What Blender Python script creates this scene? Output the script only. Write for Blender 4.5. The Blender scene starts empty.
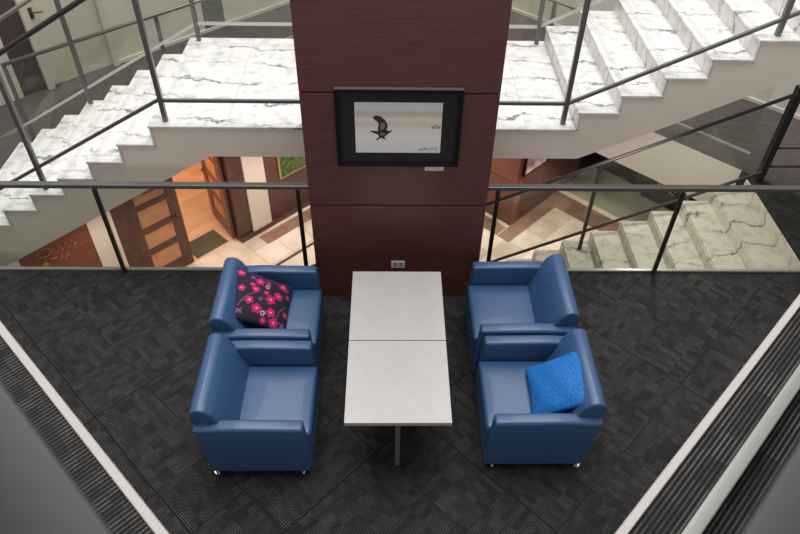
import bpy, bmesh, math, random
from mathutils import Vector, Matrix
random.seed(7)
S = bpy.context.scene
COL = S.collection
R2 = math.sqrt(2)
ZG = -2.9            # ground storey floor; lounge floor is z = 0, upper balcony z = 3
ZU = 3.0
ROT45 = Matrix.Rotation(math.radians(45), 4, 'Z')   # (a, b) axes of the building grid -> world

# ------------------------------------------------------------------ materials
def nodes(name):
    m = bpy.data.materials.new(name); m.use_nodes = True
    nt = m.node_tree
    return m, nt, nt.nodes['Principled BSDF'], nt.nodes.new, nt.links.new

def plain(name, col, rough=.5, metal=0.0, coat=0.0, spec=.5, bump=0.0, bscale=60, vary=0.0, emit=None):
    m, nt, b, N, L = nodes(name)
    b.inputs['Base Color'].default_value = (*col, 1)
    b.inputs['Roughness'].default_value = rough
    b.inputs['Metallic'].default_value = metal
    b.inputs['Coat Weight'].default_value = coat
    b.inputs['Specular IOR Level'].default_value = spec
    if emit:
        b.inputs['Emission Color'].default_value = (*emit[:3], 1); b.inputs['Emission Strength'].default_value = emit[3]
    if bump or vary:
        g = N('ShaderNodeNewGeometry'); n = N('ShaderNodeTexNoise'); n.inputs['Scale'].default_value = bscale
        n.inputs['Detail'].default_value = 4
        L(g.outputs['Position'], n.inputs['Vector'])
        if bump:
            bp = N('ShaderNodeBump'); bp.inputs['Strength'].default_value = bump; bp.inputs['Distance'].default_value = .004
            L(n.outputs['Fac'], bp.inputs['Height']); L(bp.outputs['Normal'], b.inputs['Normal'])
        if vary:
            r = N('ShaderNodeValToRGB')
            r.color_ramp.elements[0].position = .35; r.color_ramp.elements[1].position = .65
            r.color_ramp.elements[0].color = (*[c * (1 - vary) for c in col], 1)
            r.color_ramp.elements[1].color = (*[min(1, c * (1 + vary)) for c in col], 1)
            L(n.outputs['Fac'], r.inputs['Fac']); L(r.outputs['Color'], b.inputs['Base Color'])
    return m

def math_node(nt, op, a, b=None, c=None):
    n = nt.nodes.new('ShaderNodeMath'); n.operation = op
    for i, v in enumerate((a, b, c)):
        if v is None: continue
        if isinstance(v, (int, float)): n.inputs[i].default_value = v
        else: nt.links.new(v, n.inputs[i])
    return n.outputs[0]

def grid_axes(nt):
    g = nt.nodes.new('ShaderNodeNewGeometry'); s = nt.nodes.new('ShaderNodeSeparateXYZ')
    nt.links.new(g.outputs['Position'], s.inputs[0])
    a = math_node(nt, 'MULTIPLY', math_node(nt, 'ADD', s.outputs[0], s.outputs[1]), 1 / R2)
    b = math_node(nt, 'MULTIPLY', math_node(nt, 'SUBTRACT', s.outputs[1], s.outputs[0]), 1 / R2)
    return a, b

def carpet(name, dark, light, alternate=True, tile=.46, pitch=.0160, duty=.30, tint=1.0):
    m, nt, b, N, L = nodes(name)
    M = lambda op, x, y=None, z=None: math_node(nt, op, x, y, z)
    a, bb = grid_axes(nt)
    ta = M('DIVIDE', M('SUBTRACT', a, 1.02), tile); tb = M('DIVIDE', M('SUBTRACT', bb, 4.38), tile)
    ia = M('FLOOR', ta); ib = M('FLOOR', tb)
    if alternate:
        par = M('FLOORED_MODULO', M('ADD', ia, ib), 2.0)
        u = M('ADD', M('MULTIPLY', a, par), M('MULTIPLY', bb, M('SUBTRACT', 1.0, par)))
        w = M('ADD', M('MULTIPLY', bb, par), M('MULTIPLY', a, M('SUBTRACT', 1.0, par)))
    else:
        u, w = bb, a
    line = M('FRACT', M('DIVIDE', u, pitch))
    tri = M('ABSOLUTE', M('SUBTRACT', line, .5))
    stripe = M('SMOOTH_MIN', M('MULTIPLY', M('MAXIMUM', M('SUBTRACT', tri, duty), 0.0), 8.0), 1.0, .1)
    # random woven dashes: the light yarn surfaces in some blocks and dives in others
    comb = N('ShaderNodeCombineXYZ')
    L(M('FLOOR', M('DIVIDE', w, .105)), comb.inputs[0]); L(M('FLOOR', M('DIVIDE', u, pitch * 3)), comb.inputs[1])
    L(M('ADD', ia, M('MULTIPLY', ib, 7.0)), comb.inputs[2])
    wn = N('ShaderNodeTexWhiteNoise'); wn.noise_dimensions = '3D'; L(comb.outputs[0], wn.inputs[0])
    comb2 = N('ShaderNodeCombineXYZ')
    L(M('FLOOR', M('DIVIDE', w, .06)), comb2.inputs[0]); L(M('FLOOR', M('DIVIDE', u, pitch)), comb2.inputs[1])
    wn2 = N('ShaderNodeTexWhiteNoise'); wn2.noise_dimensions = '3D'; L(comb2.outputs[0], wn2.inputs[0])
    block = M('MULTIPLY_ADD', wn.outputs[0], .75, .25)
    fine = M('MULTIPLY_ADD', wn2.outputs[0], .5, .5)
    amt = M('MULTIPLY', M('MULTIPLY', stripe, block), fine)
    # tile seams
    ea = M('ABSOLUTE', M('SUBTRACT', M('FRACT', ta), .5)); eb = M('ABSOLUTE', M('SUBTRACT', M('FRACT', tb), .5))
    seam = M('GREATER_THAN', M('MAXIMUM', ea, eb), .494)
    if alternate: amt = M('MULTIPLY', amt, M('SUBTRACT', 1.0, seam))
    mix = N('ShaderNodeMix'); mix.data_type = 'RGBA'
    L(amt, mix.inputs['Factor'])
    mix.inputs['A'].default_value = (*dark, 1); mix.inputs['B'].default_value = (*light, 1)
    L(mix.outputs['Result'], b.inputs['Base Color'])
    b.inputs['Roughness'].default_value = .95; b.inputs['Specular IOR Level'].default_value = .15
    n = N('ShaderNodeTexNoise'); n.inputs['Scale'].default_value = 350
    g = N('ShaderNodeNewGeometry'); L(g.outputs['Position'], n.inputs['Vector'])
    bp = N('ShaderNodeBump'); bp.inputs['Strength'].default_value = .5; bp.inputs['Distance'].default_value = .003
    L(M('ADD', n.outputs['Fac'], M('MULTIPLY', amt, 1.0)), bp.inputs['Height']); L(bp.outputs['Normal'], b.inputs['Normal'])
    return m

def marble(name, base, vein, rough=.25, seed=0.0):
    m, nt, b, N, L = nodes(name)
    g = N('ShaderNodeNewGeometry'); mp = N('ShaderNodeMapping')
    mp.inputs['Rotation'].default_value = (.3, .2, .12); mp.inputs['Location'].default_value = (seed, seed * .7, 0)
    L(g.outputs['Position'], mp.inputs[0])
    nz = N('ShaderNodeTexNoise'); nz.inputs['Scale'].default_value = 2.2; nz.inputs['Detail'].default_value = 9; nz.inputs['Roughness'].default_value = .70
    L(mp.outputs[0], nz.inputs['Vector'])
    sep = N('ShaderNodeSeparateXYZ'); L(mp.outputs[0], sep.inputs[0])
    M = lambda op, x, y=None, z=None: math_node(nt, op, x, y, z)
    # veins run mostly along the flight: bands in y warped by noise
    ph = M('ADD', M('MULTIPLY', sep.outputs[1], 2.8), M('MULTIPLY', M('ADD', nz.outputs['Fac'], M('MULTIPLY', sep.outputs[2], .3)), 1.5))
    v = M('ABSOLUTE', M('SUBTRACT', M('FRACT', ph), .5))
    vein_amt = M('MAXIMUM', M('SUBTRACT', 1.0, M('DIVIDE', v, .062)), 0.0)
    n2 = N('ShaderNodeTexNoise'); n2.inputs['Scale'].default_value = 3.1; n2.inputs['Detail'].default_value = 3; L(mp.outputs[0], n2.inputs['Vector'])
    gate = M('MAXIMUM', M('MULTIPLY', M('SUBTRACT', n2.outputs['Fac'], .36), 5.0), 0.0)
    amt = M('MINIMUM', M('MULTIPLY', vein_amt, gate), 1.0)
    n3 = N('ShaderNodeTexNoise'); n3.inputs['Scale'].default_value = 9; n3.inputs['Detail'].default_value = 8; L(mp.outputs[0], n3.inputs['Vector'])
    cloud = M('MULTIPLY', M('MAXIMUM', M('SUBTRACT', n3.outputs['Fac'], .48), 0.0), 1.7)
    amt = M('MINIMUM', M('ADD', amt, cloud), 1.0)
    mix = N('ShaderNodeMix'); mix.data_type = 'RGBA'; L(amt, mix.inputs['Factor'])
    mix.inputs['A'].default_value = (*base, 1); mix.inputs['B'].default_value = (*vein, 1)
    L(mix.outputs['Result'], b.inputs['Base Color']); b.inputs['Roughness'].default_value = rough
    return m

def wood(name, c1, c2, scale=(1.2, 1.2, 26), rough=.35, coat=.2):
    m, nt, b, N, L = nodes(name)
    g = N('ShaderNodeNewGeometry'); mp = N('ShaderNodeMapping'); mp.inputs['Scale'].default_value = scale
    L(g.outputs['Position'], mp.inputs[0])
    n = N('ShaderNodeTexNoise'); n.inputs['Scale'].default_value = 2.4; n.inputs['Detail'].default_value = 6; n.inputs['Roughness'].default_value = .6
    L(mp.outputs[0], n.inputs['Vector'])
    r = N('ShaderNodeValToRGB'); r.color_ramp.elements[0].position = .32; r.color_ramp.elements[1].position = .7
    r.color_ramp.elements[0].color = (*c1, 1); r.color_ramp.elements[1].color = (*c2, 1)
    L(n.outputs['Fac'], r.inputs['Fac']); L(r.outputs['Color'], b.inputs['Base Color'])
    b.inputs['Roughness'].default_value = rough; b.inputs['Coat Weight'].default_value = coat; b.inputs['Coat Roughness'].default_value = .3
    return m

def tiles(name, c1, c2, joint, size, off=(0, 0), rough=.3, scale=3.0, jw=.006, diag=False):
    m, nt, b, N, L = nodes(name)
    M = lambda op, x, y=None, z=None: math_node(nt, op, x, y, z)
    a, bb = grid_axes(nt)
    ta = M('DIVIDE', M('SUBTRACT', a, off[0]), size[0]); tb = M('DIVIDE', M('SUBTRACT', bb, off[1]), size[1])
    ja = M('GREATER_THAN', M('ABSOLUTE', M('SUBTRACT', M('FRACT', ta), .5)), .5 - jw / size[0])
    jb = M('GREATER_THAN', M('ABSOLUTE', M('SUBTRACT', M('FRACT', tb), .5)), .5 - jw / size[1])
    j = M('MAXIMUM', ja, jb)
    g = N('ShaderNodeNewGeometry'); n = N('ShaderNodeTexNoise'); n.inputs['Scale'].default_value = scale; n.inputs['Detail'].default_value = 6
    L(g.outputs['Position'], n.inputs['Vector'])
    comb = N('ShaderNodeCombineXYZ'); L(M('FLOOR', ta), comb.inputs[0]); L(M('FLOOR', tb), comb.inputs[1])
    wn = N('ShaderNodeTexWhiteNoise'); wn.noise_dimensions = '2D'; L(comb.outputs[0], wn.inputs[0])
    f = M('ADD', M('MULTIPLY', n.outputs['Fac'], .9), M('MULTIPLY_ADD', wn.outputs[0], .3, -.1))
    r = N('ShaderNodeValToRGB'); r.color_ramp.elements[0].position = .3; r.color_ramp.elements[1].position = .75
    r.color_ramp.elements[0].color = (*c1, 1); r.color_ramp.elements[1].color = (*c2, 1); L(f, r.inputs['Fac'])
    mix = N('ShaderNodeMix'); mix.data_type = 'RGBA'; L(M('MULTIPLY', j, .7), mix.inputs['Factor'])
    L(r.outputs['Color'], mix.inputs['A']); mix.inputs['B'].default_value = (*joint, 1)
    L(mix.outputs['Result'], b.inputs['Base Color']); b.inputs['Roughness'].default_value = rough
    return m

def glass(name, tint, gloss=.06):
    m = bpy.data.materials.new(name); m.use_nodes = True
    nt = m.node_tree; nt.nodes.clear(); N = nt.nodes.new; L = nt.links.new
    out = N('ShaderNodeOutputMaterial'); t = N('ShaderNodeBsdfTransparent'); t.inputs[0].default_value = (*tint, 1)
    g = N('ShaderNodeBsdfGlossy'); g.inputs['Roughness'].default_value = .02; g.inputs[0].default_value = (.95, 1, .97, 1)
    lw = N('ShaderNodeLayerWeight'); lw.inputs['Blend'].default_value = .5
    f5 = math_node(nt, 'POWER', lw.outputs['Facing'], 4.0)
    fr = math_node(nt, 'MULTIPLY_ADD', f5, .25, gloss * .5)
    mx = N('ShaderNodeMixShader'); L(fr, mx.inputs[0]); L(t.outputs[0], mx.inputs[1]); L(g.outputs[0], mx.inputs[2])
    L(mx.outputs[0], out.inputs[0])
    return m

M_CARPET = carpet('carpet_tile', (.0135, .013, .0132), (.165, .156, .152))
M_CARPET_UP = carpet('carpet_ribbed', (.015, .0145, .0145), (.26, .245, .235), alternate=False, pitch=.0135, duty=.33)
M_CARPET_GAL = carpet('carpet_gallery_lit', (.085, .070, .066), (.19, .165, .155), alternate=False)  # lounge carpet again, the gallery's brighter light put into its colours
M_MARBLE = marble('marble_white', (.77, .755, .735), (.17, .21, .205))
M_MARBLE_R = marble('marble_riser_shaded', (.76, .735, .71), (.28, .28, .27), seed=3.1)  # step marble again, weaker light on the risers put into its base colour
M_MARBLE_LOW = marble('marble_warm_lit', (.60, .55, .475), (.17, .18, .14), seed=1.7)  # stair marble again, yellower light on the lower flight put into its colour
M_GROOVE = plain('groove_strip', (.50, .47, .41), .6)
M_PLASTER = plain('plaster_warm', (.87, .765, .665), .75, vary=.03, bscale=2)
M_PLASTER_L = plain('plaster_pale', (.74, .67, .60), .75, vary=.03, bscale=2)
M_WALLCREAM = plain('wall_cream', (.70, .66, .58), .7, vary=.03, bscale=2)
M_PILASTER = plain('pilaster_pink_white', (.72, .60, .52), .6)
M_MAHOG = wood('mahogany_veneer', (.098, .032, .024), (.150, .056, .043), rough=.42, coat=.1)
M_GAPDARK = plain('shadow_gap', (.010, .006, .005), .8)
M_WOODDARK = wood('dark_wall_panelling', (.055, .018, .014), (.11, .036, .028), scale=(3, 3, 1.0), rough=.35)
M_WOODRED = wood('red_wall_panelling', (.15, .035, .018), (.24, .065, .03), scale=(1, 1, 8), rough=.4)
M_DOORWOOD = wood('door_stile', (.06, .018, .011), (.12, .036, .02), scale=(3, 3, 1.2))
M_DOORGLASS = plain('amber_door_glass', (.56, .25, .12), .35, vary=.12, bscale=7)
M_STEEL = plain('rail_grey_steel', (.17, .165, .16), .36, metal=.5)
M_STEELDK = plain('rail_dark_steel', (.035, .031, .029), .45, metal=.4)
M_STEELBR = plain('rail_brushed_light', (.58, .57, .55), .3, metal=.85)
M_ALU = plain('aluminium_trim', (.34, .335, .33), .45, metal=.3)
M_WHITETRIM = plain('white_edge_trim', (.47, .435, .42), .5)
M_CAP = plain('grey_handrail_cap', (.034, .036, .044), .55, metal=.1)
M_LEATHER = plain('blue_leather', (.031, .088, .208), .46, coat=.12, spec=.65, bump=.12, bscale=220)
M_LEATHERDK = plain('chair_base_dark', (.01, .016, .03), .6)
M_CHROME = plain('chrome', (.8, .8, .8), .12, metal=1)
M_LAMINATE = plain('white_laminate', (.56, .545, .53), .35, vary=.025, bscale=9)
M_TABLEEDGE = plain('grey_table_edge', (.42, .40, .38), .5)
M_TABLELEG = plain('table_leg_grey', (.17, .155, .15), .45, metal=.3)
M_FRAME = plain('black_frame', (.006, .006, .006), .5, spec=.2)
M_FRAMETOP = plain('frame_edge_highlight', (.16, .14, .13), .4)
M_MAT = plain('black_mount', (.017, .016, .0155), .9)
M_TILE = tiles('beige_stone_tile', (.50, .36, .285), (.74, .60, .51), (.34, .23, .16), (.46, .46), (4.32, 7.03))
M_BROWN = tiles('brown_stone_tile', (.17, .085, .06), (.30, .16, .12), (.10, .05, .04), (.46, .6), (4.6, 7.47))
M_BORDER = plain('cream_border_tile', (.66, .50, .38), .4, vary=.08, bscale=6)
M_GREENST = tiles('green_slate_floor', (.15, .165, .12), (.42, .34, .24), (.10, .09, .07), (3.0, 3.0), scale=1.1, rough=.5)
M_ROOMFLOOR = tiles('orange_wood_floor', (.52, .28, .17), (.66, .39, .25), (.42, .22, .13), (1.2, .16), scale=5, rough=.35, jw=.003)
M_ROOMWALL = plain('orange_room_wall', (.75, .40, .17), .7)
M_DOORMAT = plain('olive_doormat', (.075, .062, .04), .95, vary=.3, bscale=90)
M_INLAY = plain('dark_floor_inlay', (.05, .03, .022), .5)
M_PURPLE = plain('plum_wall_panel', (.085, .056, .062), .5)
M_GREYPANEL = plain('grey_wall_panel', (.13, .12, .115), .6)
M_DOORWHITE = plain('cream_door', (.66, .62, .53), .5)
M_DARKWALL = plain('dark_granite_wall', (.018, .014, .012), .5, vary=.3, bscale=30)
M_GLASS = glass('clear_rail_glass', (.93, .955, .935))
M_GLASS3 = glass('stair_rail_glass', (.965, .97, .965))
M_GLASS2 = glass('pale_rail_glass', (.93, .94, .92))
M_WHITEPL = plain('white_plastic', (.78, .76, .74), .4)
M_BLACK = plain('black_plastic', (.012, .012, .012), .5)
M_GOLD = plain('gold_leaf', (.75, .42, .09), .35, metal=.6)
M_IVORY = plain('ivory_lettering', (.62, .36, .22), .5)
M_BRONZE = plain('bronze_handle', (.16, .10, .05), .35, metal=.8)
M_LEAF = plain('foliage_green', (.05, .075, .025), .6)
M_BLOSSOM = plain('white_blossom', (.45, .43, .38), .6)
M_SOIL = plain('planter_dark', (.03, .022, .016), .9)

# ------------------------------------------------------------------ mesh helpers
def newbm(): return bmesh.new()

def box(bm, x0, x1, y0, y1, z0, z1, T=None, mat=0, bevel=0.0, seg=2):
    t = bmesh.new()
    v = [t.verts.new(p) for p in ((x0, y0, z0), (x1, y0, z0), (x1, y1, z0), (x0, y1, z0), (x0, y0, z1), (x1, y0, z1), (x1, y1, z1), (x0, y1, z1))]
    for f in ((3, 2, 1, 0), (4, 5, 6, 7), (0, 1, 5, 4), (1, 2, 6, 5), (2, 3, 7, 6), (3, 0, 4, 7)):
        t.faces.new([v[i] for i in f])
    if bevel: bmesh.ops.bevel(t, geom=t.edges[:], offset=bevel, segments=seg, profile=.5, affect='EDGES')
    merge(bm, t, T, mat)

def merge(bm, t, T=None, mat=0):
    if T is not None: t.transform(T)
    t.normal_update()
    for f in t.faces: f.material_index = mat
    me = bpy.data.meshes.new('tmp'); t.to_mesh(me); t.free()
    bm.from_mesh(me); bpy.data.meshes.remove(me)

def abox(bm, a0, a1, b0, b1, z0, z1, mat=0, bevel=0.0):       # box on the building's diagonal grid
    box(bm, a0, a1, b0, b1, z0, z1, ROT45, mat, bevel)

def prism(bm, pts, d0, d1, plane='xz', T=None, mat=0, bevel=0.0, seg=2):
    """extrude polygon pts; plane xz extrudes along y, plane xy along z"""
    t = bmesh.new()
    mk = (lambda p, d: (p[0], d, p[1])) if plane == 'xz' else (lambda p, d: (p[0], p[1], d))
    A = [t.verts.new(mk(p, d0)) for p in pts]; B = [t.verts.new(mk(p, d1)) for p in pts]
    n = len(pts)
    t.faces.new(A); t.faces.new(B[::-1])
    for i in range(n): t.faces.new((A[i], B[i], B[(i + 1) % n], A[(i + 1) % n]))
    bmesh.ops.recalc_face_normals(t, faces=t.faces[:])
    if bevel: bmesh.ops.bevel(t, geom=t.edges[:], offset=bevel, segments=seg, profile=.5, affect='EDGES')
    merge(bm, t, T, mat)

def tube(bm, pts, r, n=10, T=None, mat=0, square=False):
    pts = [Vector(p) for p in pts]
    t = bmesh.new(); rings = []
    for i, p in enumerate(pts):
        d0 = (pts[i] - pts[i - 1]).normalized() if i else None
        d1 = (pts[i + 1] - pts[i]).normalized() if i < len(pts) - 1 else None
        d = ((d0 or d1) + (d1 or d0)).normalized()
        k = 1.0 / max(.5, d.dot(d1 or d0))
        up = Vector((0, 0, 1)) if abs(d.z) < .95 else Vector((0, 1, 0))
        s = d.cross(up).normalized(); u = s.cross(d).normalized()
        ring = []
        for j in range(n):
            a = 2 * math.pi * (j + .5) / n
            ring.append(t.verts.new(p + s * math.cos(a) * r + u * math.sin(a) * r * k))
        rings.append(ring)
    for A, B in zip(rings, rings[1:]):
        for j in range(n): t.faces.new((A[j], A[(j + 1) % n], B[(j + 1) % n], B[j]))
    t.faces.new(rings[0][::-1]); t.faces.new(rings[-1])
    bmesh.ops.recalc_face_normals(t, faces=t.faces[:])
    for f in t.faces: f.smooth = n > 5 and len(f.verts) == 4
    if T is not None: t.transform(T)
    for f in t.faces: f.material_index = mat
    me = bpy.data.meshes.new('tmp'); t.to_mesh(me); t.free(); bm.from_mesh(me); bpy.data.meshes.remove(me)

def cyl(bm, x, y, z0, z1, r, n=16, mat=0, r1=None):
    t = bmesh.new()
    bmesh.ops.create_cone(t, cap_ends=True, segments=n, radius1=r, radius2=r if r1 is None else r1, depth=z1 - z0, matrix=Matrix.Translation((x, y, (z0 + z1) / 2)))
    merge(bm, t, None, mat)

def obj(name, bm, mats, parent=None, local=False, smooth=False):
    me = bpy.data.meshes.new(name); bm.to_mesh(me); bm.free()
    for m in (mats if isinstance(mats, (list, tuple)) else [mats]): me.materials.append(m)
    if smooth:
        for p in me.polygons: p.use_smooth = True
        try: me.set_sharp_from_angle(angle=math.radians(42))
        except Exception: pass
    o = bpy.data.objects.new(name, me); COL.objects.link(o)
    if parent is not None:
        o.parent = parent
        if not local:
            W = parent.matrix_basis.copy(); q = parent.parent
            while q is not None: W = q.matrix_basis @ W; q = q.parent
            me.transform(W.inverted())
    return o

def thing(name, label, cat, loc=(0, 0, 0), rz=0.0, group=None):
    o = bpy.data.objects.new(name, None); COL.objects.link(o)
    o.empty_display_size = .1
    o.location = loc; o.rotation_euler = (0, 0, rz); o['label'] = label; o['category'] = cat
    if group: o['group'] = group
    return o

def tag(o, label, cat, group=None):
    o['label'] = label; o['category'] = cat
    if group: o['group'] = group
    return o

def recenter(o):
    """move a single-mesh thing's origin to the middle of its base"""
    xs = [v.co for v in o.data.vertices]
    c = Vector(((min(v.x for v in xs) + max(v.x for v in xs)) / 2, (min(v.y for v in xs) + max(v.y for v in xs)) / 2, min(v.z for v in xs)))
    o.data.transform(Matrix.Translation(-c)); o.location = c
    return o

def struct(name, bm, mats, parent=None):
    o = obj(name, bm, mats, parent)
    if parent is None:
        o['kind'] = 'structure'; o['label'] = name.replace('_', ' ')
    return o

def xy(a, b): return ((a - b) / R2, (a + b) / R2)

# ------------------------------------------------------------------ SETTING: floors
XL = -4.85           # left end of the stair void
bm = newbm()
prism(bm, [(-6.6, -2.2), (6.6, -2.2), (6.6, 4.26), (5.94, 4.92), (4.22, 6.64), (4.22, 4.92), (XL, 4.92), (XL, 6.01), (-5.94, 4.92), (-6.6, 4.26)], -.32, 0, 'xy')
fl = struct('floor_lounge', bm, M_CARPET); fl['label'] = 'dark grey carpet tile floor of the lounge'
bm = newbm()
abox(bm, 7.68, 9.6, -4.6, 9.5, -.65, 0)
abox(bm, -4.6, 7.68, 7.68, 9.5, -.65, 0)
for f in bm.faces: f.material_index = 0 if f.normal.z > .5 else 1
g = struct('floor_gallery', bm, [M_CARPET_GAL, M_PLASTER_L]); g['label'] = 'carpeted gallery floor with pale fascia behind the stairs'
bm = newbm(); box(bm, -7.5, 9, 3, 13.5, ZG - .1, ZG)
g = struct('floor_ground', bm, M_TILE); g['label'] = 'beige stone tile floor of the storey below'
bands = [('brown', M_BROWN, (4.6, 7.51, 7.47, 7.72), .004), ('cream', M_BORDER, (5.0, 7.79, 7.72, 7.80), .004),
         ('brown', M_BROWN, (7.51, 7.79, 4.92, 7.72), .005), ('cream', M_BORDER, (7.79, 7.87, 4.92, 7.80), .005),
         ('brown', M_BROWN, (7.51, 8.87, 4.65, 4.90), .006), ('brown', M_BROWN, (8.87, 9.30, -2.0, 4.90), .006),
         ('cream', M_BORDER, (9.30, 9.42, -2.0, 4.90), .007), ('slate', M_GREENST, (9.42, 10.5, -2.0, 4.90), .006),
         ('inlay', M_INLAY, (4.2, 7.0, 6.93, 6.985), .004)]
for i, (nm, m, (a0, a1, b0, b1), h) in enumerate(bands):
    bm = newbm(); abox(bm, a0, a1, b0, b1, ZG - .02, ZG + h)
    struct('floor_%s_band_%d' % (nm, i + 1), bm, m)
bm = newbm(); abox(bm, 2.3, 6.5, 7.98, 13.0, ZG - .05, ZG + .004); struct('floor_side_room', bm, M_ROOMFLOOR)

# balcony the picture is taken from: two arms of a corner, 3 m above the lounge
bm = newbm()
abox(bm, -2.6, 6.0, -2.6, .12, ZU - .3, ZU); abox(bm, -2.6, .14, .12, 6.0, ZU - .3, ZU)
for f in bm.faces: f.material_index = 0 if f.normal.z > .5 else 1
f2 = struct('floor_balcony', bm, [M_CARPET_UP, M_WALLCREAM]); f2['label'] = 'ribbed dark carpet of the upper balcony'
bm = newbm(); abox(bm, .14, 6.0, .12, .143, ZU - .31, ZU + .006); t1 = struct('trim_1', bm, M_WHITETRIM)
bm = newbm(); abox(bm, .14, .164, .143, 6.0, ZU - .31, ZU + .006); struct('trim_2', bm, M_WHITETRIM)

# ------------------------------------------------------------------ SETTING: walls of the storey below
H1 = -.65
def wseg(name, a0, a1, b0, b1, m, z0=ZG, z1=H1):
    bm = newbm(); abox(bm, a0, a1, b0, b1, z0, z1); return struct(name, bm, m)
wseg('wall_ground_left_end', -2.5, 1.16, 7.80, 7.98, M_WALLCREAM)
wseg('wall_ground_red_panel', 1.16, 2.09, 7.82, 7.98, M_WOODRED)
wseg('wall_ground_pilaster_left', 2.09, 2.43, 7.80, 7.98, M_PILASTER)
bm = newbm()
abox(bm, 2.43, 2.62, 7.83, 7.98, ZG, -2.02); abox(bm, 2.43, 2.62, 7.83, 7.98, -2.01, H1)
abox(bm, 2.44, 2.61, 7.85, 7.97, -2.03, -2.0, 1)
struct('wall_ground_door_surround', bm, [M_WOODDARK, M_GAPDARK])
wseg('wall_ground_lintel', 2.62, 4.30, 7.83, 7.98, M_WOODDARK, -.82)
bm = newbm()
abox(bm, 4.30, 4.57, 7.83, 7.98, ZG, -1.62); abox(bm, 4.30, 4.57, 7.83, 7.98, -1.61, H1); abox(bm, 4.31, 4.56, 7.85, 7.97, -1.63, -1.6, 1)
struct('wall_ground_jamb', bm, [M_WOODDARK, M_GAPDARK])
wseg('wall_ground_pilaster_right', 4.57, 4.95, 7.80, 7.98, M_PILASTER)
wseg('wall_ground_back', 4.95, 7.87, 7.82, 7.98, M_WOODDARK)
bm = newbm(); abox(bm, 4.30, 7.87, 7.785, 7.82, ZG, ZG + .09); struct('baseboard_ground_back', bm, M_WOODDARK)
bm = newbm(); abox(bm, 7.87, 8.02, 4.90, 7.98, ZG, -2.02); abox(bm, 7.87, 8.02, 4.90, 7.98, -2.01, H1); abox(bm, 7.88, 8.01, 4.91, 7.9, -2.03, -2.0, 1)
struct('wall_ground_return', bm, [M_WOODRED, M_GAPDARK])
bm = newbm(); abox(bm, 8.02, 9.9, 4.90, 5.05, ZG, H1); struct('wall_ground_corridor', bm, M_WOODDARK)
bm = newbm()
abox(bm, 9.9, 10.6, 4.93, 5.05, ZG, H1)
for k in range(7): abox(bm, 9.92 + k * .09, 9.96 + k * .09, 4.905, 4.93, ZG, H1)
struct('wall_ground_slats', bm, M_DARKWALL)
wseg('wall_ground_far', 10.5, 10.65, -2.0, 5.05, M_DARKWALL)
# side room behind the double door
wseg('wall_room_back', 2.2, 6.6, 13.0, 13.15, M_ROOMWALL)
wseg('wall_room_left', 2.05, 2.2, 7.98, 13.15, M_ROOMWALL)
wseg('wall_room_right', 6.5, 6.65, 7.98, 13.15, M_ROOMWALL)
bm = newbm(); abox(bm, 2.05, 6.65, 9.5, 13.15, -.65, -.55); struct('ceiling_room', bm, M_WALLCREAM)

# walls of the gallery level
def gseg(name, a0, a1, m, b0=9.27, z0=0.0, z1=ZU):
    bm = newbm(); abox(bm, a0, a1, b0, 9.45, z0, z1); return struct(name, bm, m)
gseg('wall_gallery_left_end', -2.0, 2.35, M_WALLCREAM)
gseg('wall_gallery_plum_panel', 2.35, 2.67, M_PURPLE, 9.29)
gseg('wall_gallery_middle', 3.72, 5.21, M_WALLCREAM)
gseg('wall_gallery_grey_panel', 5.21, 5.58, M_GREYPANEL, 9.28)
gseg('wall_gallery_back', 5.58, 9.37, M_WALLCREAM)
gseg('wall_gallery_over_door', 2.67, 3.72, M_WALLCREAM, z0=2.12)
bm = newbm(); abox(bm, 9.37, 9.55, -4.0, 9.45, 0, ZU); struct('wall_gallery_right', bm, M_WALLCREAM)
bm = newbm(); abox(bm, 9.35, 9.37, -4.0, 9.27, 0, .05); abox(bm, 3.72, 9.35, 9.255, 9.27, 0, .05); struct('baseboard_gallery', bm, M_WALLCREAM)

# unseen slab added over the balcony to shade it (open above the lounge)
bm = newbm()
abox(bm, -2.6, 7.0, -2.6, .30, 6.0, 6.3); abox(bm, -2.6, .30, .30, 7.0, 6.0, 6.3)
struct('balcony_shade_slab', bm, M_WALLCREAM)
# pillar with the picture
PX0, PX1, PY = -.673, .822, 4.53
bm = newbm()
for z0, z1 in ((-.0, 1.105), (1.118, 2.163), (2.176, 3.4), (3.413, 5.2)):
    box(bm, PX0, PX1, PY, 5.08, z0, z1, None, 0)
box(bm, PX0 + .012, PX1 - .012, PY + .012, 4.93, -.32, .002, None, 1); box(bm, PX0 + .012, PX1 - .012, PY + .012, 5.07, .002, 5.19, None, 1)
box(bm, PX0, PX1, 4.60, 4.93, ZG, -.33, None, 0)
w = struct('wall_pillar', bm, [M_MAHOG, M_GAPDARK]); w['label'] = 'mahogany panelled pillar rising between the two glass railings'

# ------------------------------------------------------------------ doors
d1 = thing('door_1', 'cream painted door with bronze lever handle in the gallery wall', 'door', (*xy(3.2, 9.3), 0))
bm = newbm(); abox(bm, 2.76, 3.64, 9.285, 9.33, .01, 2.04, bevel=.004); obj('door_leaf', bm, M_DOORWHITE, d1)
bm = newbm(); abox(bm, 2.67, 2.76, 9.22, 9.40, 0, 2.12); abox(bm, 3.64, 3.72, 9.22, 9.40, 0, 2.12); abox(bm, 2.76, 3.64, 9.22, 9.40, 2.04, 2.12); obj('door_frame', bm, M_DOORWHITE, d1)
bm = newbm(); abox(bm, 2.785, 2.835, 9.270, 9.286, .94, 1.08, bevel=.004)
tube(bm, [(2.81, 9.275, 1.03), (2.81, 9.22, 1.03), (2.83, 9.21, 1.03), (2.94, 9.212, 1.015)], .011, 8, ROT45); obj('door_handle', bm, M_BRONZE, d1, smooth=True)
d1['kind'] = 'structure'

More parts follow.
